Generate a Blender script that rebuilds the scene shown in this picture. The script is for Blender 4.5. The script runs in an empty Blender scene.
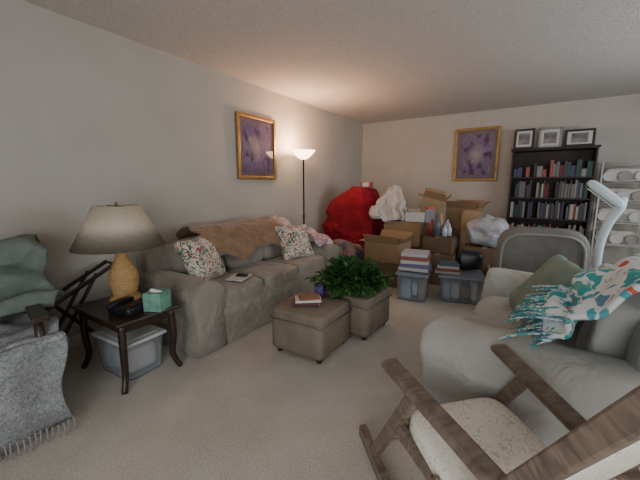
import bpy, bmesh, math, random
from mathutils import Vector, Matrix, Euler, noise
random.seed(7)
COL=bpy.context.scene.collection
rad=math.radians
# ------------------------------------------------------------- materials
MATS={}
def newmat(name):
    m=bpy.data.materials.new(name);m.use_nodes=True
    nt=m.node_tree;b=nt.nodes["Principled BSDF"];return m,nt,b
def c4(c): return (c[0],c[1],c[2],1)
def mat(name,c1,c2=None,scale=8,rough=.85,bump=.0,bscale=None,metal=0,trans=0,emit=None,es=0,sheen=0,detail=4,bdist=.01,ior=1.45,alpha=1):
    if name in MATS: return MATS[name]
    m,nt,b=newmat(name);N=nt.nodes;L=nt.links
    b.inputs["Roughness"].default_value=rough;b.inputs["Metallic"].default_value=metal
    b.inputs["Transmission Weight"].default_value=trans;b.inputs["IOR"].default_value=ior
    b.inputs["Alpha"].default_value=alpha
    b.inputs["Sheen Weight"].default_value=sheen
    if emit: b.inputs["Emission Color"].default_value=c4(emit);b.inputs["Emission Strength"].default_value=es
    b.inputs["Base Color"].default_value=c4(c1)
    tc=N.new("ShaderNodeTexCoord")
    if c2:
        n=N.new("ShaderNodeTexNoise");n.inputs["Scale"].default_value=scale;n.inputs["Detail"].default_value=detail
        L.new(tc.outputs["Object"],n.inputs["Vector"])
        r=N.new("ShaderNodeValToRGB");r.color_ramp.elements[0].position=.35;r.color_ramp.elements[1].position=.65
        r.color_ramp.elements[0].color=c4(c1);r.color_ramp.elements[1].color=c4(c2)
        L.new(n.outputs["Fac"],r.inputs["Fac"]);L.new(r.outputs["Color"],b.inputs["Base Color"])
    if bump:
        n=N.new("ShaderNodeTexNoise");n.inputs["Scale"].default_value=bscale or scale*3;n.inputs["Detail"].default_value=4
        if bdist>.03: n.inputs["Distortion"].default_value=1.2;n.inputs["Detail"].default_value=2.5
        L.new(tc.outputs["Object"],n.inputs["Vector"])
        bp=N.new("ShaderNodeBump");bp.inputs["Strength"].default_value=bump;bp.inputs["Distance"].default_value=bdist
        L.new(n.outputs["Fac"],bp.inputs["Height"]);L.new(bp.outputs["Normal"],b.inputs["Normal"])
    MATS[name]=m;return m
def woodmat(name,c1,c2,rough=.4,sc=(30,30,3)):
    m,nt,b=newmat(name);N=nt.nodes;L=nt.links
    tc=N.new("ShaderNodeTexCoord");mp=N.new("ShaderNodeMapping");mp.inputs["Scale"].default_value=sc
    n=N.new("ShaderNodeTexNoise");n.inputs["Scale"].default_value=1.5;n.inputs["Detail"].default_value=6;n.inputs["Distortion"].default_value=.6
    r=N.new("ShaderNodeValToRGB");r.color_ramp.elements[0].color=c4(c1);r.color_ramp.elements[1].color=c4(c2)
    r.color_ramp.elements[0].position=.35;r.color_ramp.elements[1].position=.7
    L.new(tc.outputs["Object"],mp.inputs["Vector"]);L.new(mp.outputs["Vector"],n.inputs["Vector"])
    L.new(n.outputs["Fac"],r.inputs["Fac"]);L.new(r.outputs["Color"],b.inputs["Base Color"])
    b.inputs["Roughness"].default_value=rough;return m
def patchmat(name,cols,scale=14,rough=.9,bump=.2,distort=.35,bg=None,bgw=.5,smooth=False):
    m,nt,b=newmat(name);N=nt.nodes;L=nt.links
    tc=N.new("ShaderNodeTexCoord")
    nz=N.new("ShaderNodeTexNoise");nz.inputs["Scale"].default_value=scale*.8
    L.new(tc.outputs["Object"],nz.inputs["Vector"])
    mx=N.new("ShaderNodeMix");mx.data_type='RGBA';mx.blend_type='LINEAR_LIGHT';mx.inputs["Factor"].default_value=distort*.3
    L.new(tc.outputs["Object"],mx.inputs["A"]);L.new(nz.outputs["Color"],mx.inputs["B"])
    v=N.new("ShaderNodeTexVoronoi");v.inputs["Scale"].default_value=scale
    L.new(mx.outputs["Result"],v.inputs["Vector"])
    sp=N.new("ShaderNodeSeparateColor");L.new(v.outputs["Color"],sp.inputs["Color"])
    r=N.new("ShaderNodeValToRGB");r.color_ramp.interpolation='CONSTANT'
    els=r.color_ramp.elements
    while len(els)<len(cols): els.new(.5)
    for i,c in enumerate(cols): els[i].position=i/len(cols)
    for i,c in enumerate(cols): els[i].color=c4(c)
    L.new(sp.outputs["Red"],r.inputs["Fac"])
    last=r.outputs["Color"]
    if bg:
        r2=N.new("ShaderNodeValToRGB");r2.color_ramp.elements[0].position=bgw*.6;r2.color_ramp.elements[1].position=bgw*.6+.05
        r2.color_ramp.elements[0].color=(0,0,0,1);r2.color_ramp.elements[1].color=(1,1,1,1)
        L.new(v.outputs["Distance"],r2.inputs["Fac"])
        m2=N.new("ShaderNodeMix");m2.data_type='RGBA';L.new(r2.outputs["Color"],m2.inputs["Factor"])
        L.new(last,m2.inputs["A"]);m2.inputs["B"].default_value=c4(bg);last=m2.outputs["Result"]
    L.new(last,b.inputs["Base Color"]);b.inputs["Roughness"].default_value=rough
    if bump:
        n=N.new("ShaderNodeTexNoise");n.inputs["Scale"].default_value=120
        L.new(tc.outputs["Object"],n.inputs["Vector"])
        bp=N.new("ShaderNodeBump");bp.inputs["Strength"].default_value=bump;bp.inputs["Distance"].default_value=.005
        L.new(n.outputs["Fac"],bp.inputs["Height"]);L.new(bp.outputs["Normal"],b.inputs["Normal"])
    return m

M_wall=mat("wall_paint",(.45,.42,.37),(.48,.45,.40),2,.9,.15,60,bdist=.003)
M_ceil=mat("popcorn_ceiling",(.52,.49,.46),(.60,.57,.54),45,.95,.6,55,bdist=.012)
M_trim=mat("trim_paint",(.62,.59,.54),rough=.5)
def carpet():
    m,nt,b=newmat("carpet");N=nt.nodes;L=nt.links
    tc=N.new("ShaderNodeTexCoord")
    n=N.new("ShaderNodeTexNoise");n.inputs["Scale"].default_value=2.0;n.inputs["Detail"].default_value=9;n.inputs["Roughness"].default_value=.68
    n2=N.new("ShaderNodeTexNoise");n2.inputs["Scale"].default_value=120;n2.inputs["Detail"].default_value=3
    L.new(tc.outputs["Object"],n.inputs["Vector"]);L.new(tc.outputs["Object"],n2.inputs["Vector"])
    r=N.new("ShaderNodeValToRGB");r.color_ramp.elements[0].position=.35;r.color_ramp.elements[1].position=.65
    r.color_ramp.elements[0].color=(.49,.44,.38,1);r.color_ramp.elements[1].color=(.60,.55,.485,1)
    L.new(n.outputs["Fac"],r.inputs["Fac"])
    r2=N.new("ShaderNodeValToRGB");r2.color_ramp.elements[0].position=.3;r2.color_ramp.elements[1].position=.7
    r2.color_ramp.elements[0].color=(.78,.78,.78,1);r2.color_ramp.elements[1].color=(1.08,1.08,1.08,1)
    L.new(n2.outputs["Fac"],r2.inputs["Fac"])
    mx=N.new("ShaderNodeMix");mx.data_type='RGBA';mx.blend_type='MULTIPLY';mx.inputs["Factor"].default_value=1
    L.new(r.outputs["Color"],mx.inputs["A"]);L.new(r2.outputs["Color"],mx.inputs["B"])
    L.new(mx.outputs["Result"],b.inputs["Base Color"]);b.inputs["Roughness"].default_value=1
    bp=N.new("ShaderNodeBump");bp.inputs["Strength"].default_value=.5;bp.inputs["Distance"].default_value=.009
    L.new(n2.outputs["Fac"],bp.inputs["Height"]);L.new(bp.outputs["Normal"],b.inputs["Normal"]);return m
M_carpet=carpet()
M_slip=mat("slipcover_taupe",(.25,.22,.18),(.30,.265,.22),5,.9,.6,6,sheen=.2,bdist=.06)
M_slip2=mat("slipcover_grey",(.37,.35,.32),(.43,.405,.375),5,.85,.55,5,sheen=.2,bdist=.06)
M_otto=mat("ottoman_suede",(.165,.13,.095),(.22,.175,.13),6,.75,.25,40)
M_darkwood=woodmat("dark_wood",(.018,.010,.007),(.05,.026,.016),.35)
M_shelfwood=woodmat("mahogany",(.016,.006,.005),(.035,.012,.010),.6)
M_oak=woodmat("rocker_oak",(.10,.068,.05),(.21,.155,.115),.35,(6,6,30))
M_lampwood=mat("lamp_rattan",(.42,.24,.09),(.52,.32,.13),30,.6,.6,70)
M_shade=mat("lamp_shade_linen",(.50,.43,.32),(.56,.49,.37),60,.9,.2,150)
M_black=mat("black_plastic",(.012,.012,.014),rough=.35)
M_metalblk=mat("dark_metal",(.03,.027,.025),rough=.4,metal=.7)
M_brown=mat("throw_brown",(.21,.12,.065),(.28,.165,.09),10,.95,.5,9,sheen=.3,bdist=.04)
M_green=mat("blanket_green",(.10,.13,.11),(.19,.215,.19),6,.95,.5,9,bdist=.04)
M_greythrow=patchmat("throw_grey_pattern",[(.27,.275,.28),(.20,.21,.225),(.33,.33,.32),(.16,.17,.19),(.26,.26,.26)],48,.95,.4)
M_fringe=mat("fringe_grey",(.27,.26,.25),rough=.9)
M_floral=patchmat("floral_fabric",[(.42,.06,.06),(.07,.13,.07),(.10,.16,.09),(.50,.22,.16),(.06,.08,.10),(.35,.30,.22)],13,.9,.2,1.2,(.62,.57,.48),.80)
M_rockfab=patchmat("rocker_floral",[(.66,.61,.50),(.55,.49,.38),(.62,.56,.44),(.50,.45,.36),(.68,.63,.53)],22,.9,.25,.8,(.72,.67,.58),.62)
M_fleece=patchmat("fleece_print",[(.02,.34,.40),(.05,.45,.48),(.06,.40,.42),(.65,.12,.08),(.10,.42,.48),(.12,.30,.45),(.15,.45,.35)],9,.95,.5,.9,(.80,.84,.86),.72)
M_fleecef=patchmat("fleece_fringe",[(.80,.84,.84),(.03,.42,.48),(.10,.28,.48),(.78,.82,.84),(.05,.50,.50)],30,.95,.3)
M_pillowg=mat("pillow_sage",(.19,.25,.20),(.24,.30,.24),8,.9,.2,40)
M_red=mat("red_fleece",(.22,.003,.012),(.30,.005,.02),6,.9,.6,7,bdist=.06)
M_white=mat("white_cloth",(.52,.48,.44),(.64,.59,.54),6,.9,.5,9,bdist=.05)
M_pink=patchmat("pink_blanket",[(.50,.33,.33),(.58,.45,.43),(.42,.25,.27),(.60,.52,.50)],18,.95,.3)
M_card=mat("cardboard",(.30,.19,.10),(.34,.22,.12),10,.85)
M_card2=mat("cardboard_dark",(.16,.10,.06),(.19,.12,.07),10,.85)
M_clear=mat("clear_plastic",(.86,.90,.94),rough=.15,trans=.9,ior=1.12)
M_lidgrey=mat("lid_grey",(.28,.32,.36),rough=.4)
M_lidblue=mat("lid_blue",(.20,.24,.30),rough=.4)
M_whitebox=mat("white_card",(.55,.54,.52),rough=.7)
M_bag=mat("plastic_bag",(.42,.43,.45),(.52,.53,.55),9,.35,.8,14,trans=.15,bdist=.02)
M_gold=mat("gilt_frame",(.42,.26,.09),(.30,.17,.05),30,.4,.4,80,metal=.5)
M_mat=mat("picture_mat",(.28,.20,.24),rough=.8)
M_grey=mat("grey_vinyl",(.17,.16,.15),(.20,.19,.175),12,.6,.2,60)
M_greyl=mat("grey_piping",(.30,.28,.25),rough=.6)
M_leaf=mat("fern_leaf",(.015,.050,.012),(.045,.125,.028),14,.5)
M_purple=mat("purple_glaze",(.10,.06,.22),rough=.2)
M_lampwhite=mat("lamp_enamel",(.60,.70,.74),rough=.25)
M_wire=mat("white_wire",(.62,.61,.58),rough=.4)
M_teal=mat("tissue_green",(.12,.28,.22),(.20,.40,.32),20,.7)
M_tissue=mat("tissue_paper",(.75,.75,.73),rough=.9)
def artmat(name,seed):
    m,nt,b=newmat(name);N=nt.nodes;L=nt.links
    tc=N.new("ShaderNodeTexCoord");mp=N.new("ShaderNodeMapping");mp.inputs["Location"].default_value=(seed,seed*2,seed);mp.inputs["Scale"].default_value=(1,1,.7)
    n=N.new("ShaderNodeTexNoise");n.inputs["Scale"].default_value=9;n.inputs["Detail"].default_value=8;n.inputs["Distortion"].default_value=.4
    L.new(tc.outputs["Object"],mp.inputs["Vector"]);L.new(mp.outputs["Vector"],n.inputs["Vector"])
    r=N.new("ShaderNodeValToRGB");e=r.color_ramp.elements
    e[0].position=.32;e[0].color=(.07,.045,.11,1);e[1].position=.75;e[1].color=(.58,.46,.50,1)
    for p_,c in ((.42,(.18,.11,.24,1)),(.50,(.36,.23,.36,1)),(.57,(.22,.19,.36,1)),(.64,(.46,.32,.34,1))):
        x=e.new(p_);x.color=c
    L.new(n.outputs["Fac"],r.inputs["Fac"])
    g=N.new("ShaderNodeTexGradient");g.gradient_type='SPHERICAL';mp2=N.new("ShaderNodeMapping");mp2.inputs["Scale"].default_value=(7,7,5)
    L.new(tc.outputs["Object"],mp2.inputs["Vector"]);L.new(mp2.outputs["Vector"],g.inputs["Vector"])
    mx=N.new("ShaderNodeMix");mx.data_type='RGBA';L.new(g.outputs["Fac"],mx.inputs["Factor"]);L.new(r.outputs["Color"],mx.inputs["A"]);mx.inputs["B"].default_value=(.62,.50,.50,1)
    L.new(mx.outputs["Result"],b.inputs["Base Color"]);b.inputs["Roughness"].default_value=.15;return m
# ------------------------------------------------------------- mesh helpers
def G(name,loc=(0,0,0),rz=0):
    e=bpy.data.objects.new(name,None);e.empty_display_size=.1;COL.objects.link(e)
    e.location=loc;e.rotation_euler=(0,0,rz);return e
def fin(name,me,m,parent=None,loc=(0,0,0),rot=(0,0,0),smooth=True):
    o=bpy.data.objects.new(name,me);COL.objects.link(o);o.location=loc;o.rotation_euler=rot
    if parent: o.parent=parent
    if m:
        for mm in (m if isinstance(m,(list,tuple)) else [m]): me.materials.append(mm)
    if smooth:
        for p in me.polygons: p.use_smooth=True
    return o
def box(name,size,loc,m,parent=None,rot=(0,0,0),bev=.006,seg=2):
    bm=bmesh.new();bmesh.ops.create_cube(bm,size=1)
    for v in bm.verts: v.co=Vector((v.co.x*size[0],v.co.y*size[1],v.co.z*size[2]))
    if bev>0:
        bmesh.ops.bevel(bm,geom=list(bm.edges),offset=min(bev,min(size)*.45),segments=seg,profile=.5,affect='EDGES')
    me=bpy.data.meshes.new(name);bm.to_mesh(me);bm.free()
    o=fin(name,me,m,parent,loc,rot,smooth=False);return o
def bar(name,a,b,w,t,m,parent=None,up=(0,0,1),bev=.006):
    a=Vector(a);b=Vector(b);d=(b-a);Ln=d.length;z=d.normalized();u=Vector(up)
    x=z.cross(u)
    if x.length<1e-4: x=z.cross(Vector((1,0,0)))
    x.normalize();y=z.cross(x)
    o=box(name,(w,t,Ln),(0,0,0),m,parent,bev=bev)
    R=Matrix((x,y,z)).transposed().to_euler()
    o.rotation_euler=R;o.location=(a+b)/2;return o
def pbox(name,size,loc,m,parent=None,rot=(0,0,0),p=5,n=14,amp=0,ns=3,seed=0,fn=None,pinch=0):
    bm=bmesh.new();bmesh.ops.create_cube(bm,size=2)
    bmesh.ops.subdivide_edges(bm,edges=list(bm.edges),cuts=n,use_grid_fill=True)
    for v in bm.verts:
        c=v.co.copy();mxx=max(abs(c.x),abs(c.y),abs(c.z))
        pn=(abs(c.x)**p+abs(c.y)**p+abs(c.z)**p)**(1/p)
        c=c*(mxx/pn)
        if pinch:
            e=(1-abs(c.x)**4)*(1-abs(c.y)**4)
            c.z*=(.12+.88*max(0,e)**.5)
            c.x*=1-.10*(1-abs(c.y)**2)*(pinch) ;c.y*=1-.10*(1-abs(c.x)**2)*(pinch)
        q=Vector((c.x*size[0]/2,c.y*size[1]/2,c.z*size[2]/2))
        if amp:
            d=noise.noise_vector(q*ns+Vector((seed,seed*1.7,seed*.3)))
            q+=d*amp
        if fn: q=fn(q)
        v.co=q
    me=bpy.data.meshes.new(name);bm.to_mesh(me);bm.free()
    return fin(name,me,m,parent,loc,rot)
def pillow(name,w,h,t,loc,m,parent=None,rot=(0,0,0),seed=0):
    return pbox(name,(w,h,t),loc,m,parent,rot,p=8,n=16,amp=.02,ns=5,seed=seed,pinch=1)
def lathe(name,prof,loc,m,parent=None,rot=(0,0,0),seg=40,fn=None):
    bm=bmesh.new();rings=[]
    for r,z in prof:
        rings.append([bm.verts.new((r*math.cos(2*math.pi*i/seg),r*math.sin(2*math.pi*i/seg),z)) for i in range(seg)])
    for a,b in zip(rings,rings[1:]):
        for i in range(seg): bm.faces.new((a[i],a[(i+1)%seg],b[(i+1)%seg],b[i]))
    if prof[0][0]>1e-4: bm.faces.new(rings[0][::-1])
    if prof[-1][0]>1e-4: bm.faces.new(rings[-1])
    bmesh.ops.remove_doubles(bm,verts=bm.verts,dist=1e-5)
    if fn:
        for v in bm.verts: v.co=fn(v.co)
    me=bpy.data.meshes.new(name);bm.to_mesh(me);bm.free();return fin(name,me,m,parent,loc,rot)
def spline(pts,n):
    pts=[Vector(p) for p in pts];out=[]
    P=[2*pts[0]-pts[1]]+pts+[2*pts[-1]-pts[-2]]
    for i in range(1,len(P)-2):
        for k in range(n):
            t=k/n;a,b,c,d=P[i-1],P[i],P[i+1],P[i+2]
            out.append(.5*((2*b)+(c-a)*t+(2*a-5*b+4*c-d)*t*t+(3*b-3*c+d-a)*t**3))
    out.append(pts[-1]);return out
def tube(name,pts,r,m,parent=None,seg=10,sm=6,loc=(0,0,0)):
    pts=spline(pts,sm) if sm>1 else [Vector(p) for p in pts]
    n=len(pts);rr=r if callable(r) else (lambda t:r)
    bm=bmesh.new();rings=[];prev=None
    for i,p in enumerate(pts):
        d=(pts[min(i+1,n-1)]-pts[max(i-1,0)]).normalized()
        if prev is None:
            x=d.cross(Vector((0,0,1)));
            if x.length<.01: x=d.cross(Vector((1,0,0)))
        else: x=prev-d*prev.dot(d)
        x.normalize();prev=x;y=d.cross(x);R=rr(i/(n-1))
        rings.append([bm.verts.new(p+(x*math.cos(2*math.pi*k/seg)+y*math.sin(2*math.pi*k/seg))*R) for k in range(seg)])
    for a,b in zip(rings,rings[1:]):
        for i in range(seg): bm.faces.new((a[i],a[(i+1)%seg],b[(i+1)%seg],b[i]))
    bm.faces.new(rings[0][::-1]);bm.faces.new(rings[-1])
    me=bpy.data.meshes.new(name);bm.to_mesh(me);bm.free();return fin(name,me,m,parent,loc)
def drape(name,path,x0,x1,m,parent=None,nx=30,ns=8,amp=.015,freq=6,th=.012,seed=0,edge=.03,loc=(0,0,0),rot=(0,0,0),folds=0):
    pts=spline([(0,a,b) for a,b in path],ns);n=len(pts);bm=bmesh.new();g=[]
    for i,p in enumerate(pts):
        d=(pts[min(i+1,n-1)]-pts[max(i-1,0)]).normalized();nr=Vector((0,-d.z,d.y))
        row=[];t=i/(n-1)
        e0=x0+edge*noise.noise(Vector((t*4,seed,0)));e1=x1+edge*noise.noise(Vector((t*4,seed+5,3)))
        for j in range(nx+1):
            s=j/nx;x=e0+(e1-e0)*s
            h=amp*(noise.noise(Vector((x*freq,t*n*.15,seed)))+.6)+folds*(.5+.5*math.sin(x*freq*6+2*noise.noise(Vector((x*2,t*3,seed)))))
            en=edge*noise.noise(Vector((x*3,seed,9)))*(1 if i in(0,n-1) else 0)
            row.append(bm.verts.new(Vector((x,p.y,p.z))+nr*h+d*en))
        g.append(row)
    for a,b in zip(g,g[1:]):
        for j in range(nx): bm.faces.new((a[j],a[j+1],b[j+1],b[j]))
    me=bpy.data.meshes.new(name);bm.to_mesh(me);bm.free()
    o=fin(name,me,m,parent,loc,rot);md=o.modifiers.new("s","SOLIDIFY");md.thickness=th;md.offset=0;return o
def mound(name,size,loc,m,parent=None,rot=(0,0,0),folds=9,fa=.12,p=2.6,seed=0,amp=.05,flare=.15,n=80,k=30,f2=0,topfn=None):
    bm=bmesh.new();rings=[]
    for i in range(k+1):
        t=i/k
        rr=min(1,(1-(1-t*1.35)**p)**(1/p)) if t*1.35<1 else 1
        zz=size[2]*((1-t)**.9)
        rr*=1+flare*t*t
        row=[]
        for j in range(n):
            a=2*math.pi*j/n
            f=1+fa*t*math.sin(a*folds+3*noise.noise(Vector((math.cos(a)*1.5,math.sin(a)*1.5,seed+t))))
            sq=(abs(math.cos(a))**4+abs(math.sin(a))**4)**(-.25)
            q=Vector((rr*f*sq*math.cos(a)*size[0]/2,rr*f*sq*math.sin(a)*size[1]/2,zz))
            q+=noise.noise_vector(q*4+Vector((seed,0,0)))*amp*(1 if i<k else .3)
            if f2: q+=noise.noise_vector(Vector((q.x*14,q.y*14,q.z*5+seed)))*f2*(1 if i<k else 0)
            if i==k:q.z=0.004
            if topfn and i<k: q=topfn(q)
            row.append(bm.verts.new(q))
        rings.append(row)
    for a,b in zip(rings,rings[1:]):
        for i in range(n): bm.faces.new((a[i],b[i],b[(i+1)%n],a[(i+1)%n]))
    bm.faces.new(rings[0])
    me=bpy.data.meshes.new(name);bm.to_mesh(me);bm.free();return fin(name,me,m,parent,loc,rot)
def extr(name,prof,x0,x1,m,parent=None,nx=16,amp=.006,seed=0,rnd=.03,loc=(0,0,0),rot=(0,0,0),wr=0):
    cx=sum(p[0] for p in prof)/len(prof);cz=sum(p[1] for p in prof)/len(prof)
    bm=bmesh.new();rings=[]
    st=[(x0,1-rnd*2.2),(x0+.006,1-rnd),(x0+rnd*.6,1.0)]+[(x0+(x1-x0)*(.08+.84*i/nx),1) for i in range(nx+1)]+[(x1-rnd*.6,1.),(x1-.006,1-rnd),(x1,1-rnd*2.2)]
    for y,s in st:
        row=[]
        for px,pz in prof:
            q=Vector((cx+(px-cx)*s,y,cz+(pz-cz)*s if pz>.02 else pz))
            if amp:
                d=noise.noise_vector(q*5+Vector((seed,0,0)))*amp
                d.x+=wr*math.sin(y*38+4*noise.noise(Vector((y*3,pz*2,seed))))*max(0,1-pz/.5)
                if pz<=.02: d.z=0
                q+=d
            row.append(bm.verts.new(q))
        rings.append(row)
    k=len(prof)
    for a,b in zip(rings,rings[1:]):
        for i in range(k): bm.faces.new((a[i],b[i],b[(i+1)%k],a[(i+1)%k]))
    bm.faces.new(rings[0]);bm.faces.new(rings[-1][::-1])
    bmesh.ops.recalc_face_normals(bm,faces=bm.faces)
    me=bpy.data.meshes.new(name);bm.to_mesh(me);bm.free();return fin(name,me,m,parent,loc,rot)
# ------------------------------------------------------------- room
XL,XR,YB,YF,H=-2.91,2.3,6.12,-1.7,2.44
box("floor",(XR-XL+.2,YB-YF+.2,.1),((XL+XR)/2,(YB+YF)/2,-.05),M_carpet,bev=0)
box("ceiling",(XR-XL+.2,YB-YF+.2,.1),((XL+XR)/2,(YB+YF)/2,H+.05),M_ceil,bev=0)
box("wall_left",(.1,YB-YF+.2,H),(XL-.05,(YB+YF)/2,H/2),M_wall,bev=0)
box("wall_back",(XR-XL+.2,.1,H),((XL+XR)/2,YB+.05,H/2),M_wall,bev=0)
def wall_with_window(name,a0,a1,w0,w1,z0,z1,fixed,axis):
    g=G(name,(0,0,0))
    def seg(n,p0,p1,q0,q1):
        if axis=='x': box(n,(p1-p0,.1,q1-q0),((p0+p1)/2,fixed,(q0+q1)/2),M_wall,g,bev=0)
        else: box(n,(.1,p1-p0,q1-q0),(fixed,(p0+p1)/2,(q0+q1)/2),M_wall,g,bev=0)
    seg("side_a",a0,w0,0,H);seg("side_b",w1,a1,0,H);seg("below",w0,w1,0,z0);seg("above",w0,w1,z1,H)
def window(name,w0,w1,z0,z1,fixed,axis):
    g=G(name,(0,0,0))
    def fr(n,p0,p1,q0,q1,t=.08):
        if axis=='x': box(n,(p1-p0,t,q1-q0),((p0+p1)/2,fixed,(q0+q1)/2),M_trim,g)
        else: box(n,(t,p1-p0,q1-q0),(fixed,(p0+p1)/2,(q0+q1)/2),M_trim,g)
    fr("rail_bottom",w0,w1,z0,z0+.05);fr("rail_top",w0,w1,z1-.05,z1);fr("stile_a",w0,w0+.05,z0,z1);fr("stile_b",w1-.05,w1,z0,z1);fr("mullion",(w0+w1)/2-.025,(w0+w1)/2+.025,z0,z1)
wall_with_window("wall_front",XL-.1,XR+.1,-.6,1.9,.3,2.1,YF-.05,'x');window("window_1",-.6,1.9,.3,2.1,YF-.05,'x')
wall_with_window("wall_right",YF,YB,2.4,4.4,.7,2.1,XR+.05,'y');window("window_2",2.4,4.4,.7,2.1,XR+.05,'y')
box("baseboard_left",(.015,YB-YF,.09),(XL+.0075,(YB+YF)/2,.045),M_trim,bev=.003)
box("baseboard_back",(XR-XL-.04,.015,.09),((XL+XR)/2,YB-.0075,.045),M_trim,bev=.003)
# ------------------------------------------------------------- sofas
def roll_profile(w,h,r):
    pts=[];hw=w/2
    pts.append((-hw-.02,.01));pts.append((-hw-.015,.08));pts.append((-hw-.005,.16));pts.append((-hw,.27))
    cz=h-r
    for i in range(15):
        a=math.pi*1.12-(math.pi*1.24)*i/14
        pts.append((r*1.12*math.cos(a),cz+r*math.sin(a)))
    pts+= [(hw,.27),(hw+.005,.16),(hw+.015,.08),(hw+.02,.01)]
    return pts
def sofa(name,loc,rz,W,D,aw,ah,seat,bh,ncush,m):
    g=G(name,loc,rz);iw=W-2*aw
    bm=bmesh.new();rings=[];n=160
    hw,hd=W/2-.03,D/2-.02
    for i,z in enumerate((.006,.06,.14,.22,.30)):
        row=[]
        for j in range(n):
            a=2*math.pi*j/n;c,s=math.cos(a),math.sin(a);k=(abs(c)**14+abs(s)**14)**(-1/14)
            f=(1-z/.3);wv=1+.012*f*math.sin(a*23+2*noise.noise(Vector((c*3,s*3,2))))+.02*f
            row.append(bm.verts.new((c*k*hw*wv,s*k*hd*wv,z)))
        rings.append(row)
    for a,b in zip(rings,rings[1:]):
        for i in range(n): bm.faces.new((a[i],a[(i+1)%n],b[(i+1)%n],b[i]))
    bm.faces.new(rings[-1])
    me=bpy.data.meshes.new("skirt");bm.to_mesh(me);bm.free();fin("skirt",me,m,g)
    pbox("seat_deck",(iw+.1,D-.12,.2),(0,-.03,.25),m,g,p=10,amp=.012)
    for i in range(ncush):
        w=iw/ncush
        pbox("seat_cushion_%d"%(i+1),(w+.015,D-.30,.17),(-iw/2+w*(i+.5),-.125,seat-.075),m,g,p=7,amp=.022,ns=4,seed=i*3,rot=(rad(-1.5),0,0))
        pbox("back_cushion_%d"%(i+1),(w+.01,.2,bh-seat+.04),(-iw/2+w*(i+.5),D/2-.29,(bh+seat)/2),m,g,p=5,amp=.03,ns=4,seed=i*5+2,rot=(rad(-12),0,0))
    pbox("back_frame",(W-.10,.24,bh-.12),(0,D/2-.13,(bh-.12)/2+.09),m,g,p=7,amp=.02,ns=4,seed=9)
    for s,nm in ((-1,"arm_a"),(1,"arm_b")):
        extr(nm,roll_profile(aw,ah,aw*.56),-D/2+.01,D/2-.06,m,g,nx=40,amp=.026,seed=s*4,rnd=.04,loc=(s*(W/2-aw/2),0,0),wr=.009)
    return g
S1=sofa("sofa",(-2.38,2.42,0),rad(90),2.05,.93,.23,.55,.42,.76,3,M_slip)
S2=sofa("loveseat",(.19,2.20,0),rad(-96),1.52,1.0,.29,.60,.42,.77,2,M_slip2)
drape("throw_blanket",[(-.02,.60),(.02,.70),(.08,.805),(.17,.85),(.29,.845),(.40,.78),(.445,.66),(.45,.56)],-.56,.50,M_brown,None,amp=.03,freq=5,seed=3,edge=.16,loc=(-2.38,2.42,0),rot=(0,0,rad(90)),nx=50)
g=G("floral_pillow",(-2.38,1.80,.61));pillow("cover",.47,.44,.17,(0,0,0),M_floral,g,(rad(62),0,rad(110)),1)
g=G("floral_pillow.001",(-2.26,3.00,.60));pillow("cover",.46,.44,.17,(0,0,0),M_floral,g,(rad(62),0,rad(72)),2)
drape("pink_blanket",[(-.30,.50),(-.22,.60),(-.05,.62),(.15,.62),(.30,.69),(.42,.79)],.76,1.04,M_pink,None,amp=.07,freq=8,seed=6,edge=.08,loc=(-2.38,2.42,0),rot=(0,0,rad(90)),th=.02)
g=G("magazine",(-2.12,1.98,.445),rad(20));box("pages",(.16,.21,.012),(0,0,0),M_whitebox,g,bev=.002);box("cover",(.10,.05,.02),(.02,.02,.015),M_black,g)
g=G("sage_pillow",(.13,2.36,.61));pillow("cover",.50,.48,.18,(0,0,0),M_pillowg,g,(rad(56),0,rad(-78)),4)
g=G("fleece_blanket",(.19,2.20,0),rad(-96))
drape("fleece",[(-.02,.64),(.06,.68),(.13,.76),(.21,.85),(.31,.89),(.42,.85),(.50,.7),(.52,.45)],.08,.74,M_fleece,g,amp=.07,freq=5,seed=11,edge=.08,nx=50,th=.02)
def fringe(name,pts,L,m,parent,w=.018,seed=0,spread=.05):
    bm=bmesh.new();rnd=random.Random(seed)
    for p,d in pts:
        p=Vector(p);d=Vector(d).normalized();side=d.cross(Vector((0,0,1)));
        if side.length<.05: side=Vector((1,0,0))
        side.normalize()
        l=L*rnd.uniform(.8,1.15);dd=d+Vector((rnd.uniform(-1,1),rnd.uniform(-1,1),rnd.uniform(-.5,.5)))*spread*4
        prev=None
        for k in range(5):
            t=k/4;c=p+dd.normalized()*l*t+Vector((0,0,-.25*l*t*t));a=bm.verts.new(c-side*w/2);b=bm.verts.new(c+side*w/2)
            if prev: bm.faces.new((prev[0],prev[1],b,a))
            prev=(a,b)
    me=bpy.data.meshes.new(name);bm.to_mesh(me);bm.free();o=fin(name,me,m,parent);md=o.modifiers.new("s","SOLIDIFY");md.thickness=.004;return o
fringe("tied_fringe",[((.08+.026*i,.0-.01*(i%2),.68-.02*(i%3)),(-.15,-1,-.25-.3*(i%3))) for i in range(25)]+[((.10+.03*i,.04,.72),(-.3,-1,.0)) for i in range(19)],.19,M_fleecef,g,.030,3,.05)
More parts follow.
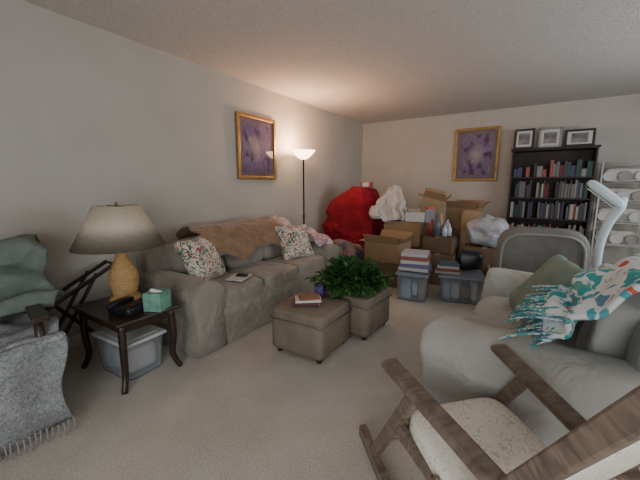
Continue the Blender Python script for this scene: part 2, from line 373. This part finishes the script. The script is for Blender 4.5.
# ------------------------------------------------------------- ottomans
def ottoman(name,loc,rz,w=.45,h=.36):
    g=G(name,loc,rz)
    pbox("body",(w,w,h-.09),(0,0,.035+(h-.09)/2),M_otto,g,p=16,n=12,amp=.004)
    pbox("lid_cushion",(w+.012,w+.012,.085),(0,0,h-.042),M_otto,g,p=8,n=12,amp=.004)
    tube("lid_piping",[(x*(w/2+.003),y*(w/2+.003),h-.083) for x,y in((-1,-1),(1,-1),(1,1),(-1,1),(-1,-1))],.006,M_otto,g,sm=1,seg=6)
    for i,(x,y) in enumerate(((-1,-1),(1,-1),(1,1),(-1,1))):
        lathe("foot_%d"%(i+1),[(.018,0),(.022,.02),(.025,.045)],(x*(w/2-.05),y*(w/2-.05),0),M_darkwood,g,seg=14)
ottoman("ottoman",(-1.345,1.985,0),rad(1));ottoman("ottoman.001",(-1.22,2.50,0),rad(-3),.46,.365)
g=G("book_stack",(-1.37,1.95,.366),rad(30))
for i,(c,s) in enumerate((((.10,.03,.03),(.20,.14,.022)),((.62,.58,.5),(.19,.13,.018)),((.20,.09,.05),(.15,.11,.02)))):
    z=sum((.022,.018,.02)[:i])+(.022,.018,.02)[i]/2
    mm=mat("bookcov%d"%i,c,rough=.6)
    box("cover_%d"%i,s,(.01*i,0,z),mm,g,rot=(0,0,.15*i),bev=.002);box("pages_%d"%i,(s[0]-.006,s[1]-.004,s[2]*.7),(.01*i+.006,0,z),M_whitebox,g,rot=(0,0,.15*i),bev=0)
g=G("purple_vase",(-1.36,2.12,.366));lathe("vase",[(.025,0),(.037,.02),(.04,.05),(.03,.075),(.034,.09),(.028,.088),(.02,.05)],(0,0,0),M_purple,g,seg=24)
def leaves(name,n,rx,ry,rz,L,m,parent,seed=1,center=(0,0,0),zmin=-9):
    rnd=random.Random(seed);bm=bmesh.new();c=Vector(center)
    for i in range(n):
        a=rnd.uniform(0,2*math.pi);e=rnd.uniform(-.25,1)*math.pi/2;k=rnd.uniform(.45,1)
        k*=1+.45*noise.noise(Vector((math.cos(a)*2.5,math.sin(a)*2.5,e*2+seed)))
        d=Vector((math.cos(a)*math.cos(e),math.sin(a)*math.cos(e),math.sin(e)))
        p=c+Vector((d.x*rx*k,d.y*ry*k,d.z*rz*k))
        dr=(d+Vector((rnd.uniform(-.7,.7),rnd.uniform(-.7,.7),rnd.uniform(-.8,.3)))).normalized()
        s=dr.cross(Vector((rnd.uniform(-.3,.3),rnd.uniform(-.3,.3),1))).normalized();u=s.cross(dr)
        l=L*rnd.uniform(.6,1.2);w=l*.30
        v=[p,p+dr*l*.35-s*w+u*.1*l,p+dr*l*.75-s*w*.6,p+dr*l-u*l*.15,p+dr*l*.75+s*w*.6,p+dr*l*.35+s*w+u*.1*l,p+dr*l*.5-u*.04*l]
        v=[bm.verts.new(Vector((x.x,x.y,max(x.z,zmin)))) for x in v]
        for q in((0,1,6),(1,2,6),(2,3,6),(3,4,6),(4,5,6),(5,0,6)): bm.faces.new([v[x] for x in q])
    me=bpy.data.meshes.new(name);bm.to_mesh(me);bm.free();return fin(name,me,m,parent,smooth=False)
g=G("potted_plant",(-1.24,2.45,.37))
lathe("pot",[(.07,0),(.085,.05),(.095,.09),(.10,.10),(.09,.095),(.0,.08)],(0,0,0),mat("pot_dark",(.05,.035,.03),rough=.6),g)
leaves("foliage",1400,.28,.28,.14,.08,M_leaf,g,2,(0,0,.07),.008)
for i in range(26):
    a=i*2.4;tube("stem_%d"%i,[(0,0,.08),(math.cos(a)*.1,math.sin(a)*.1,.15+.03*(i%3)),(math.cos(a)*.24,math.sin(a)*.22,.08+.03*(i%4))],.003,M_leaf,g,seg=5,sm=4)
# ------------------------------------------------------------- end table + lamp
g=G("end_table",(-2.24,1.07,0))
TW,TD,TH=.60,.42,.45
box("top",(TW,TD,.022),(0,0,TH-.011),M_darkwood,g,bev=.008)
for i,(x,y) in enumerate(((-1,-1),(1,-1),(1,1),(-1,1))):
    pts=[(x*(TW/2-.05),y*(TD/2-.05),TH-.02),(x*(TW/2-.045),y*(TD/2-.045),.25),(x*(TW/2-.06),y*(TD/2-.05),.1),(x*(TW/2-.03),y*(TD/2-.02),.0)]
    tube("leg_%d"%(i+1),pts,lambda t:.024-.006*t,M_darkwood,g,seg=10)
for s in(-1,1):
    box("apron_%d"%s,(TW-.1,.018,.06),(0,s*(TD/2-.05),TH-.05),M_darkwood,g);box("apron_side_%d"%s,(.018,TD-.1,.06),(s*(TW/2-.05),0,TH-.05),M_darkwood,g)
g=G("table_lamp",(-2.36,1.13,.45))
prof=[(.0,0),(.095,0),(.10,.012),(.09,.03)]
for i in range(60):
    z=.035+.29*i/59
    r=.066+.026*math.sin(min(1,max(0,(z-.02)/.28))*math.pi)-.03*max(0,(z-.18)/.15)
    prof.append((r+.0025*math.sin(i*1.6),z))
prof+=[(.04,.335),(.045,.345),(.03,.355),(.012,.36),(.01,.46),(.0,.46)]
lathe("base",prof,(0,0,0),M_lampwood,g)
lathe("shade",[(.285,.385),(.14,.665),(.137,.665),(.282,.388),(.285,.385)],(0,0,0),M_shade,g,seg=64)
tube("harp",[(0,.01,.44),(0,.06,.52),(0,.05,.62),(0,0,.66)],.003,M_metalblk,g);tube("shade_spider",[(-.137,0,.66),(0,0,.662),(.137,0,.66)],.003,M_metalblk,g,sm=1)
lathe("finial",[(0,.66),(.008,.665),(.01,.68),(.0,.695)],(0,0,0),M_gold,g,seg=12)
lathe("bulb",[(.0,.44),(.015,.45),(.03,.50),(.028,.53),(0,.55)],(0,0,0),M_whitebox,g,seg=16)
g=G("telephone",(-2.12,1.02,.45),rad(15))
pbox("body",(.19,.15,.05),(0,0,.025),M_black,g,p=8,n=6);pbox("handset",(.045,.19,.035),(-.055,0,.062),M_black,g,p=4,n=8,fn=lambda q:Vector((q.x,q.y,q.z-1.0*q.y*q.y)))
box("keypad",(.07,.08,.006),(.045,0,.051),M_metalblk,g,bev=.002)
g=G("tissue_box",(-2.00,1.15,.45),rad(25))
box("carton",(.12,.12,.12),(0,0,.06),M_teal,g,bev=.003);pbox("tissue",(.07,.03,.03),(0,0,.125),M_tissue,g,amp=.02,ns=14,n=8,p=2)
# clear bins ----------------------------------------------------------
def tub(name,loc,size,rz=0,lid=M_lidgrey,fill=((.3,.3,.35),),lidon=True,seed=0):
    g=G(name,loc,rz);w,d,h=size;bm=bmesh.new()
    def ring(sx,sy,z,r=.04):
        out=[]
        for cx,cy,a0 in((1,1,0),(-1,1,90),(-1,-1,180),(1,-1,270)):
            for k in range(5):
                a=rad(a0+k*22.5);out.append(bm.verts.new((cx*(sx/2-r)+r*math.cos(a),cy*(sy/2-r)+r*math.sin(a),z)))
        return out
    R=[ring(w*.86,d*.86,.004),ring(w*.88,d*.88,.02),ring(w*.96,d*.96,h-.03),ring(w,d,h-.028),ring(w,d,h-.006),ring(w*.94,d*.94,h-.006),ring(w*.84,d*.84,.012)]
    for a,b in zip(R,R[1:]):
        for i in range(20): bm.faces.new((a[i],a[(i+1)%20],b[(i+1)%20],b[i]))
    bm.faces.new(R[0][::-1]);bm.faces.new(R[-1])
    me=bpy.data.meshes.new("shell");bm.to_mesh(me);bm.free();fin("shell",me,M_clear,g,smooth=False)
    if lidon:
        box("lid",(w+.01,d+.01,.022),(0,0,h+.004),lid,g,bev=.008);box("lid_panel",(w*.8,d*.78,.008),(0,0,h+.014),lid,g,bev=.003)
    rnd=random.Random(seed)
    x=-w*.38;i=0
    while x<w*.3:
        bw=rnd.uniform(.06,.13);c=fill[i%len(fill)];i+=1;bw=min(bw,w*.4-x)
        pbox("contents_%d"%i,(bw,d*.72,h*rnd.uniform(.5,.82)),(x+bw/2,0,h*.42),mat("fill_%s_%d"%(name,i),c,rough=.8),g,p=6,n=5,amp=.01,seed=i);x+=bw+.005
    return g
tub("storage_bin",(-2.24,1.07,0),(.40,.28,.25),rad(3),M_whitebox,((.5,.5,.5),(.35,.36,.38),(.55,.5,.45)),seed=1)
tub("storage_bin.001",(-1.03,3.58,0),(.34,.40,.29),rad(8),M_lidblue,((.30,.38,.48),(.50,.48,.5),(.30,.20,.18)),seed=2)
tub("storage_bin.002",(-.58,3.80,0),(.46,.42,.28),rad(14),M_lidblue,((.30,.36,.44),(.55,.50,.5),(.25,.12,.12),(.55,.50,.42)),seed=3)
tub("storage_bin.003",(-.13,4.13,0),(.40,.36,.30),rad(10),M_lidgrey,((.30,.32,.38),(.45,.25,.2),(.45,.45,.45)),seed=4)
tub("storage_bin.004",(.12,4.68,0),(.42,.38,.32),rad(2),M_lidgrey,((.30,.32,.38),(.3,.25,.2),(.45,.45,.45)),seed=6)
tub("storage_bin.005",(.12,4.68,.345),(.40,.36,.28),rad(-4),M_lidblue,((.40,.40,.38),(.25,.25,.3),(.45,.35,.3)),seed=7)
# ------------------------------------------------------------- cardboard boxes
def carton(name,loc,size,rz=0,m=M_card,opened=True,tilt=(0,0)):
    g=G(name,loc,rz);g.rotation_euler=(tilt[0],tilt[1],rz);w,d,h=size;t=.006
    box("bottom",(w,d,t),(0,0,t/2),m,g,bev=0)
    for s in(-1,1):
        box("side_%d"%s,(t,d,h),(s*(w/2-t/2),0,h/2),m,g,bev=0);box("end_%d"%s,(w-2*t,t,h),(0,s*(d/2-t/2),h/2),m,g,bev=0)
    if opened:
        for s in(-1,1):
            bar("flap_side_%d"%s,(s*w/2,0,h),(s*(w/2+w*.22),0,h+.05*s+.05),d*.96,.004,m,g,bev=0)
            bar("flap_end_%d"%s,(0,s*d/2,h),(0,s*(d/2+.07),h+.10),w*.96,.004,m,g,bev=0)
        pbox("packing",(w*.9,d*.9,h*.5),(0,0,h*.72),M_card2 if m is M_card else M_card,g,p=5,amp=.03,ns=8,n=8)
    else:
        box("top",(w,d,t),(0,0,h-t/2),m,g,bev=0);box("tape",(.05,d+.002,t),(0,0,h),mat("tape",(.42,.32,.2),rough=.3),g,bev=0)
    return g
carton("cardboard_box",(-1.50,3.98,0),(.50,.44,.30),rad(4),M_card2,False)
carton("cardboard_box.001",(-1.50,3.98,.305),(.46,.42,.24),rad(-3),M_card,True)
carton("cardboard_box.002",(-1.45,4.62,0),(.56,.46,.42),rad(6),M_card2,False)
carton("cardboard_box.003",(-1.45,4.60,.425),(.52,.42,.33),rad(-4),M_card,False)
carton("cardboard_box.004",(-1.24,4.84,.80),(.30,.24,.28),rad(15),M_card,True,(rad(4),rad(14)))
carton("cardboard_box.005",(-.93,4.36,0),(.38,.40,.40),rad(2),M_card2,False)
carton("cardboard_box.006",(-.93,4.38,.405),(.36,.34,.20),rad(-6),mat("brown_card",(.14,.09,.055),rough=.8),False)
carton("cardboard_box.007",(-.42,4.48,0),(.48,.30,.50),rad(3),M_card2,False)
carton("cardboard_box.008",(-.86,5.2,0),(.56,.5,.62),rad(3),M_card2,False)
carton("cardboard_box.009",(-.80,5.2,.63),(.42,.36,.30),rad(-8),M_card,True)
g=G("game_boxes",(-1.03,3.60,.32),rad(6))
for i,c in enumerate(((.55,.53,.5),(.16,.14,.30),(.6,.58,.56),(.35,.10,.08),(.5,.5,.55))):
    box("game_%d"%i,(.32-.01*i,.27,.038),(.006*(i%2),0,.02+.04*i),mat("game%d"%i,c,rough=.5),g,rot=(0,0,.06*(i%3)),bev=.003)
g=G("book_stack.001",(-.70,3.72,.303),rad(10))
for i,c in enumerate(((.35,.33,.30),(.25,.06,.05),(.5,.46,.40),(.08,.10,.14))):
    box("book_%d"%i,(.26-.02*i,.19,.028),(0,0,.014+.029*i),mat("bk%d"%i,c,rough=.6),g,rot=(0,0,.2*(i%2)),bev=.003)
g=G("backpack",(-.52,3.93,.31),rad(14));pbox("bag_body",(.26,.14,.22),(0,0,.11),M_black,g,p=3.5,amp=.02,ns=6);tube("strap",[(-.1,-.06,.06),(-.11,-.10,.15),(-.08,-.05,.21)],.012,M_black,g)
g=G("small_cartons",(-1.30,4.44,.76),rad(4))
for i,(x,y,z,w,d,h,c) in enumerate(((.0,.0,0,.26,.08,.13,(.58,.57,.54)),(.19,.02,0,.12,.10,.17,(.25,.24,.26)),(-.02,.0,.13,.16,.08,.05,(.35,.28,.2)),(.19,.02,.17,.10,.08,.04,(.5,.12,.1)))):
    box("carton_%d"%i,(w,d,h),(x,y,z+h/2),mat("smallc%d"%i,c,rough=.7),g,bev=.003,rot=(0,0,.15*i))
g=G("jar_cluster",(-.95,4.38,.612))
for i in range(7):
    a=i*.9;r=.032+.008*(i%3);h=.14+.06*(i%3)
    lathe("jar_%d"%i,[(0,0),(r,0),(r,h*.7),(r*.45,h*.82),(r*.45,h),(0,h)],(.11*math.cos(a),.10*math.sin(a),0),mat("jar%d"%i,((.55,.55,.57),(.35,.38,.5),(.45,.3,.15),(.55,.55,.5),(.3,.05,.05),(.1,.1,.12),(.5,.5,.6))[i],rough=.3),g,seg=20)
g=G("paper_bag",(-.66,4.86,0),rad(10));pbox("bag_body",(.26,.16,.92),(0,0,.46),M_card,g,p=9,amp=.02,ns=7,n=16)
g=G("plastic_bag",(-.42,4.48,.515),0);pbox("bag_body",(.44,.30,.34),(0,0,.175),M_bag,g,p=3.4,amp=.05,ns=7,n=24);pbox("knot",(.07,.06,.07),(.03,0,.35),M_bag,g,p=2,amp=.05,ns=12,n=8)
g=G("toy_car",(-.22,4.05,.322),rad(30));pbox("shell",(.18,.10,.07),(0,0,.045),M_red,g,p=4,n=8);pbox("cab",(.09,.085,.05),(.0,0,.095),M_whitebox,g,p=4,n=6)
for i,(x,y) in enumerate(((-1,-1),(1,-1),(1,1),(-1,1))): lathe("wheel_%d"%i,[(0,-.01),(.022,-.01),(.022,.01),(0,.01)],(x*.055,y*.05,.022),M_black,g,(rad(90),0,0),seg=14)
mound("clothes_pile",(.50,.54,.52),(-2.10,3.90,0),patchmat("clothes",[(.25,.18,.17),(.35,.12,.12),(.15,.13,.16),(.45,.38,.34),(.12,.10,.10)],9,.95,.3),None,folds=7,fa=.1,seed=3,amp=.07,flare=.05)
def slope(q):
    q=q.copy()
    if q.z>.5: q.z-= (q.z-.5)*max(0,-q.x)*.7
    return q
mound("red_blanket",(.84,.60,1.22),(-2.36,4.72,0),M_red,None,folds=11,fa=.07,seed=5,amp=.07,p=4.5,flare=.03,f2=.035,topfn=slope)
mound("white_sheet",(.40,.34,.44),(-1.68,4.56,.77),M_white,None,folds=7,fa=.2,seed=8,amp=.10,p=1.7,flare=.12,f2=.06)
g=G("gift_box",(-2.16,4.72,1.21),rad(10));box("carton",(.17,.12,.09),(0,0,.045),mat("gift_red",(.35,.05,.05),rough=.5),g);box("label",(.10,.004,.06),(0,-.061,.05),M_whitebox,g,bev=0)
# ------------------------------------------------------------- torchiere
g=G("floor_lamp",(-2.66,3.74,0))
lathe("base",[(0,0),(.13,0),(.135,.012),(.12,.025),(.03,.035),(.015,.05),(0,.05)],(0,0,0),M_metalblk,g)
lathe("pole",[(.012,.03),(.012,.8),(.016,.81),(.016,.84),(.011,.85),(.011,1.60),(.03,1.61),(.03,1.635),(0,1.64)],(0,0,0),M_metalblk,g,seg=16)
M_bowl=mat("torchiere_glass",(.9,.8,.65),rough=.4,emit=(1,.66,.36),es=10)
lathe("bowl",[(.03,1.60),(.07,1.62),(.12,1.665),(.160,1.715),(.155,1.715),(.115,1.67),(.066,1.63),(.0,1.62)],(0,0,0),M_bowl,g,seg=48)
pl=bpy.data.lights.new("torchiere_bulb","POINT");pl.energy=44;pl.color=(1,.57,.35);pl.shadow_soft_size=.06
o=bpy.data.objects.new("bulb_light",pl);COL.objects.link(o);o.parent=g;o.location=(0,0,1.76)
# ------------------------------------------------------------- pictures
def picture(name,loc,rz,w,h,seed):
    g=G(name,loc,rz);fw=.045
    for s in(-1,1):
        box("frame_side_%d"%s,(fw,.035,h),(s*(w/2-fw/2),-.0175,0),M_gold,g,bev=.01);box("frame_rail_%d"%s,(w-2*fw+.004,.035,fw),(0,-.0175,s*(h/2-fw/2)),M_gold,g,bev=.01)
    box("mat_board",(w-2*fw,.006,h-2*fw),(0,-.008,0),M_mat,g,bev=0)
    box("print",(w-2*fw-.12,.006,h-2*fw-.12),(0,-.012,0),artmat("art_"+str(seed),seed),g,bev=0)
    box("glass",(w-2*fw,.002,h-2*fw),(0,-.018,0),mat("picture_glass",(1,1,1),rough=.03,trans=1),g,bev=0)
picture("framed_picture",(XL+.003,3.09,1.70),rad(90),.68,.76,1.3)
picture("framed_picture.001",(-.83,YB-.003,1.75),0,.68,.86,4.1)
# ------------------------------------------------------------- bookcase
g=G("bookcase",(.21,5.95,0));W=1.0;Dp=.30;HH=1.77
for s in(-1,1): box("side_%d"%s,(.025,Dp,HH),(s*(W/2-.0125),0,HH/2),M_shelfwood,g)
SH=[.08,.42,.76,1.06,1.36,HH-.012]
for i,z in enumerate(SH): box("shelf_%d"%i,(W-.05,Dp-.01,.022),(0,0,z),M_shelfwood,g,bev=.002)
box("top_board",(W+.04,Dp+.02,.025),(0,0,HH),M_shelfwood,g);box("back_panel",(W-.02,.01,HH),(0,Dp/2-.005,HH/2),M_shelfwood,g,bev=0);box("plinth",(W-.04,.02,.08),(0,-Dp/2+.03,.04),M_shelfwood,g)
bcols=[(.05,.05,.07),(.22,.20,.18),(.12,.02,.02),(.05,.06,.10),(.34,.31,.27),(.08,.05,.04),(.16,.14,.13),(.03,.06,.05),(.28,.08,.06)]
bm=bmesh.new();rnd=random.Random(5)
def addb(cx,cy,cz,sx,sy,sz,mi,tilt=0):
    r=bmesh.ops.create_cube(bm,size=1)
    for v in r['verts']:
        q=Vector((v.co.x*sx,v.co.y*sy,v.co.z*sz));q.rotate(Euler((0,tilt,0)));v.co=q+Vector((cx,cy,cz))
    for f in {f for v in r['verts'] for f in v.link_faces}: f.material_index=mi
for i,z in enumerate(SH[:-1]):
    x=-W/2+.04
    while x<W/2-.06:
        if rnd.random()<.06: x+=rnd.uniform(.03,.10);continue
        t=rnd.uniform(.016,.04);h=rnd.uniform(.18,.26)
        if i==4: t=rnd.uniform(.03,.08);h=rnd.uniform(.10,.24)
        addb(x+t/2,rnd.uniform(-.05,-.02),z+.0115+h/2,t*.94,.17,h,rnd.randrange(len(bcols)));x+=t
me=bpy.data.meshes.new("books");bm.to_mesh(me);bm.free()
fin("books",me,[mat("spine%d"%i,c,rough=.6) for i,c in enumerate(bcols)],None,(.21,5.95,0),smooth=False)
def pframe(name,loc,w,h,mf,seed,rz=0):
    g=G(name,loc,rz);g.rotation_euler=(rad(-10),0,rz);f=.03
    for s in(-1,1):
        box("stile_%d"%s,(f,.015,h),(s*(w/2-f/2),0,h/2),mf,g,bev=.003);box("rail_%d"%s,(w,.015,f),(0,0,h/2+s*(h/2-f/2)),mf,g,bev=.003)
    box("mount",(w-f,.006,h-f),(0,.004,h/2),M_whitebox,g,bev=0);box("photo",(w*.55,.004,h*.55),(0,-.001,h/2),mat("photo_tone%d"%seed,(.10,.09,.10),(.30,.27,.26),9),g,bev=0)
    bar("easel",(0,.01,h*.8),(0,.10,.015),.04,.004,mf,g)
pframe("photo_frame",(-.16,5.90,1.785),.26,.30,mat("frame_black",(.04,.035,.03),rough=.4),11)
pframe("photo_frame.001",(.16,5.90,1.785),.28,.29,mat("frame_silver",(.4,.4,.38),rough=.3,metal=.6),12)
pframe("photo_frame.002",(.50,5.90,1.785),.34,.24,mat("frame_black",(.04,.035,.03)),13)
g=G("wire_rack",(1.02,5.90,0))
for x in(-.25,.25):
    for y in(-.14,.14): tube("post_%d_%d"%(x*4,y*100),[(x,y,0),(x,y,1.56)],.010,M_wire,g,sm=1)
for k,z in enumerate((.15,.45,.75,1.02,1.28,1.52)):
    for i in range(9): tube("wire_%d_%d"%(k,i),[(-.25,-.14+.035*i,z),(.25,-.14+.035*i,z)],.003,M_wire,g,sm=1,seg=5)
    for y in(-.14,.14): tube("rim_%d_%d"%(k,y*100),[(-.25,y,z+.03),(.25,y,z+.03)],.004,M_wire,g,sm=1,seg=5)
for k,z in enumerate((.465,.765,1.035,1.295)):
    for i in range(3):
        lathe("plate_%d_%d"%(k,i),[(0,0),(.05,.0),(.07,.012),(.068,.016),(.05,.006),(0,.006)],(-.16+.16*i,-.06,z+.07),M_whitebox if (i+k)%2 else M_greyl,g,(rad(78),0,0),seg=24)
    pbox("linens_%d"%k,(.44,.16,.18),(0,.05,z+.09),M_white,g,p=5,n=8,amp=.02,ns=8,seed=k)
# ------------------------------------------------------------- grey upholstered chair behind loveseat
g=G("grey_armchair",(.09,3.60,0),rad(6))
pbox("back_shell",(.68,.16,.62),(0,-.18,.58),M_grey,g,p=4.2,rot=(rad(8),0,0),n=18)
def ringpath(w,h,y):
    out=[]
    for i in range(33):
        a=2*math.pi*i/32;k=(abs(math.cos(a))**4.2+abs(math.sin(a))**4.2)**(-1/4.2);out.append((w*k*math.cos(a),y,h*k*math.sin(a)))
    return out
o=tube("back_piping",ringpath(.30,.27,-.08),.012,M_greyl,g,sm=1,seg=8,loc=(0,-.18,.58));o.rotation_euler=(rad(8),0,0)
pbox("seat",(.56,.46,.18),(0,.08,.36),M_grey,g,p=6)
for s in(-1,1): pbox("arm_%d"%s,(.10,.46,.22),(s*.30,.07,.47),M_grey,g,p=4)
for i,(x,y) in enumerate(((-1,-1),(1,-1),(1,1),(-1,1))): tube("leg_%d"%i,[(x*.25,.05+y*.18,.3),(x*.26,.05+y*.2,0)],.02,M_darkwood,g,sm=1)
# ------------------------------------------------------------- reading lamp
g=G("reading_lamp",(.48,3.24,0),0)
lathe("base",[(0,0),(.14,0),(.14,.02),(.10,.035),(.02,.04),(0,.04)],(0,0,0),M_lampwhite,g)
tube("neck",[(0,0,.03),(0,0,.5),(.0,0,.80),(.03,-.02,.98),(.07,-.04,1.08),(.07,-.06,1.16)],lambda t:.02+.020*t,M_lampwhite,g,seg=16)
pbox("head",(.28,.13,.07),(-.02,-.07,1.19),M_lampwhite,g,p=3.2,rot=(0,rad(40),rad(-10)));box("diffuser",(.22,.09,.01),(-.04,-.07,1.155),M_whitebox,g,rot=(0,rad(40),rad(-10)))
# ------------------------------------------------------------- draped wooden armchair (left)
g=G("draped_armchair",(-2.45,.30,0),rad(78))
for s in(-1,1):
    tube("front_leg_%d"%s,[(s*.33,-.30,0),(s*.33,-.30,.30),(s*.33,-.30,.56)],.022,M_darkwood,g,sm=2)
    tube("rear_post_%d"%s,[(s*.31,.28,0),(s*.31,.30,.45),(s*.29,.36,.84)],.022,M_darkwood,g,sm=3)
    bar("arm_%d"%s,(s*.34,-.36,.58),(s*.32,.32,.56),.07,.028,M_darkwood,g)
    bar("side_rail_%d"%s,(s*.33,-.30,.28),(s*.31,.29,.26),.02,.05,M_darkwood,g)
pbox("seat_cushion",(.60,.62,.16),(0,-.02,.38),M_green,g,p=5)
pbox("back_cushion",(.58,.16,.46),(0,.28,.60),M_green,g,p=4,rot=(rad(-10),0,0))
drape("green_blanket",[(-.06,.50),(.08,.54),(.16,.68),(.21,.79),(.31,.83),(.40,.77),(.43,.6),(.44,.35)],-.36,.42,M_green,g,amp=.10,freq=4,seed=2,edge=.16,th=.02,nx=60,folds=.014)
drape("grey_throw",[(.20,.54),(.05,.53),(-.12,.54),(-.27,.53),(-.37,.50),(-.43,.38),(-.47,.22),(-.52,.06)],-.44,.41,M_greythrow,g,amp=.07,freq=4,seed=4,edge=.08,th=.012,nx=60,folds=.018)
fringe("throw_fringe",[((-.44+.0215*i,-.52+.01*math.sin(i),.085),(0,-.15,-1)) for i in range(40)],.055,M_fringe,g,.007,5,.03)
g=G("folding_wooden_chair",(-2.76,.96,0),rad(90))
for s in(-1,1):
    bar("top_rail_%d"%s,(-.22,s*.07,.40),(.28,s*.07,.65),.03,.025,M_darkwood,g);bar("leg_a_%d"%s,(-.22,s*.07,.02),(.14,s*.07,.60),.028,.02,M_darkwood,g);bar("leg_b_%d"%s,(.18,s*.045,.02),(-.20,s*.045,.52),.028,.02,M_darkwood,g)
for k,(y,z) in enumerate(((.27,.645),(-.21,.41),(-.1,.2))): tube("rung_%d"%k,[(y,-.08,z),(y,.08,z)],.010,M_darkwood,g,sm=1)
# ------------------------------------------------------------- rocking chair
g=G("rocking_chair",(-.016,1.07,0),rad(-133.8))
for s in(-1,1):
    n="a" if s<0 else "b"
    bar("arm_"+n,(s*.245,-.30,.595),(s*.165,.27,.52),.07,.028,M_oak,g,bev=.012)
    bar("front_leg_"+n,(s*.225,-.13,.56),(s*.225,-.44,.07),.035,.045,M_oak,g)
    bar("rear_leg_"+n,(s*.20,-.02,.36),(s*.225,.30,.04),.035,.045,M_oak,g)
    bar("back_post_"+n,(s*.165,.10,.35),(s*.165,.565,1.14),.05,.04,M_oak,g,up=(1,0,0))
    bar("seat_rail_"+n,(s*.215,-.25,.35),(s*.165,.16,.30),.03,.055,M_oak,g)
    bm=bmesh.new();R=[]
    for i in range(25):
        y=-.58+1.16*i/24;z=.0+.17*((y+.02)**2)
        R.append([bm.verts.new((s*.225+dx,y,z+dz)) for dx,dz in((-.018,0),(.018,0),(.018,.05),(-.018,.05))])
    for a,b in zip(R,R[1:]):
        for i in range(4): bm.faces.new((a[i],b[i],b[(i+1)%4],a[(i+1)%4]))
    bm.faces.new(R[0]);bm.faces.new(R[-1][::-1]);bmesh.ops.recalc_face_normals(bm,faces=bm.faces)
    me=bpy.data.meshes.new("rocker");bm.to_mesh(me);bm.free();fin("rocker_"+n,me,M_oak,g,smooth=False)
tube("front_stretcher",[(-.22,-.34,.23),(.22,-.34,.23)],.014,M_oak,g,sm=1)
bar("front_rail",(-.215,-.25,.35),(.215,-.25,.35),.03,.055,M_oak,g);bar("crest",(-.19,.565,1.14),(.19,.565,1.14),.03,.10,M_oak,g)
pbox("seat_cushion",(.40,.42,.09),(0,-.04,.365),M_rockfab,g,p=6,rot=(rad(-8),0,0),amp=.008)
pbox("back_cushion",(.29,.05,.66),(0,.335,.745),M_rockfab,g,p=6,rot=(rad(-30.5),0,0),amp=.006)
# ------------------------------------------------------------- lights
def area(name,loc,rot,sx,sy,e,col):
    l=bpy.data.lights.new(name,"AREA");l.shape='RECTANGLE';l.size=sx;l.size_y=sy;l.energy=e;l.color=col
    o=bpy.data.objects.new(name,l);COL.objects.link(o);o.location=loc;o.rotation_euler=rot
area("daylight_window_front",(.65,YF-.12,1.2),(rad(90),0,0),2.4,1.7,84,(.92,.97,1))
area("daylight_window_right",(XR+.12,3.4,1.4),(0,rad(90),0),1.3,1.9,48,(.82,.92,1))
w=bpy.data.worlds.new("world");bpy.context.scene.world=w;w.use_nodes=True
w.node_tree.nodes["Background"].inputs[0].default_value=(.8,.88,1,1);w.node_tree.nodes["Background"].inputs[1].default_value=1.0
cam=bpy.data.objects.new("camera",bpy.data.cameras.new("camera"));COL.objects.link(cam)
bpy.context.scene.camera=cam;cam.data.lens=327/640*36;cam.data.clip_start=.02
cam.location=(0,0,1.25);cam.rotation_euler=(rad(80.5),0,rad(32.6))
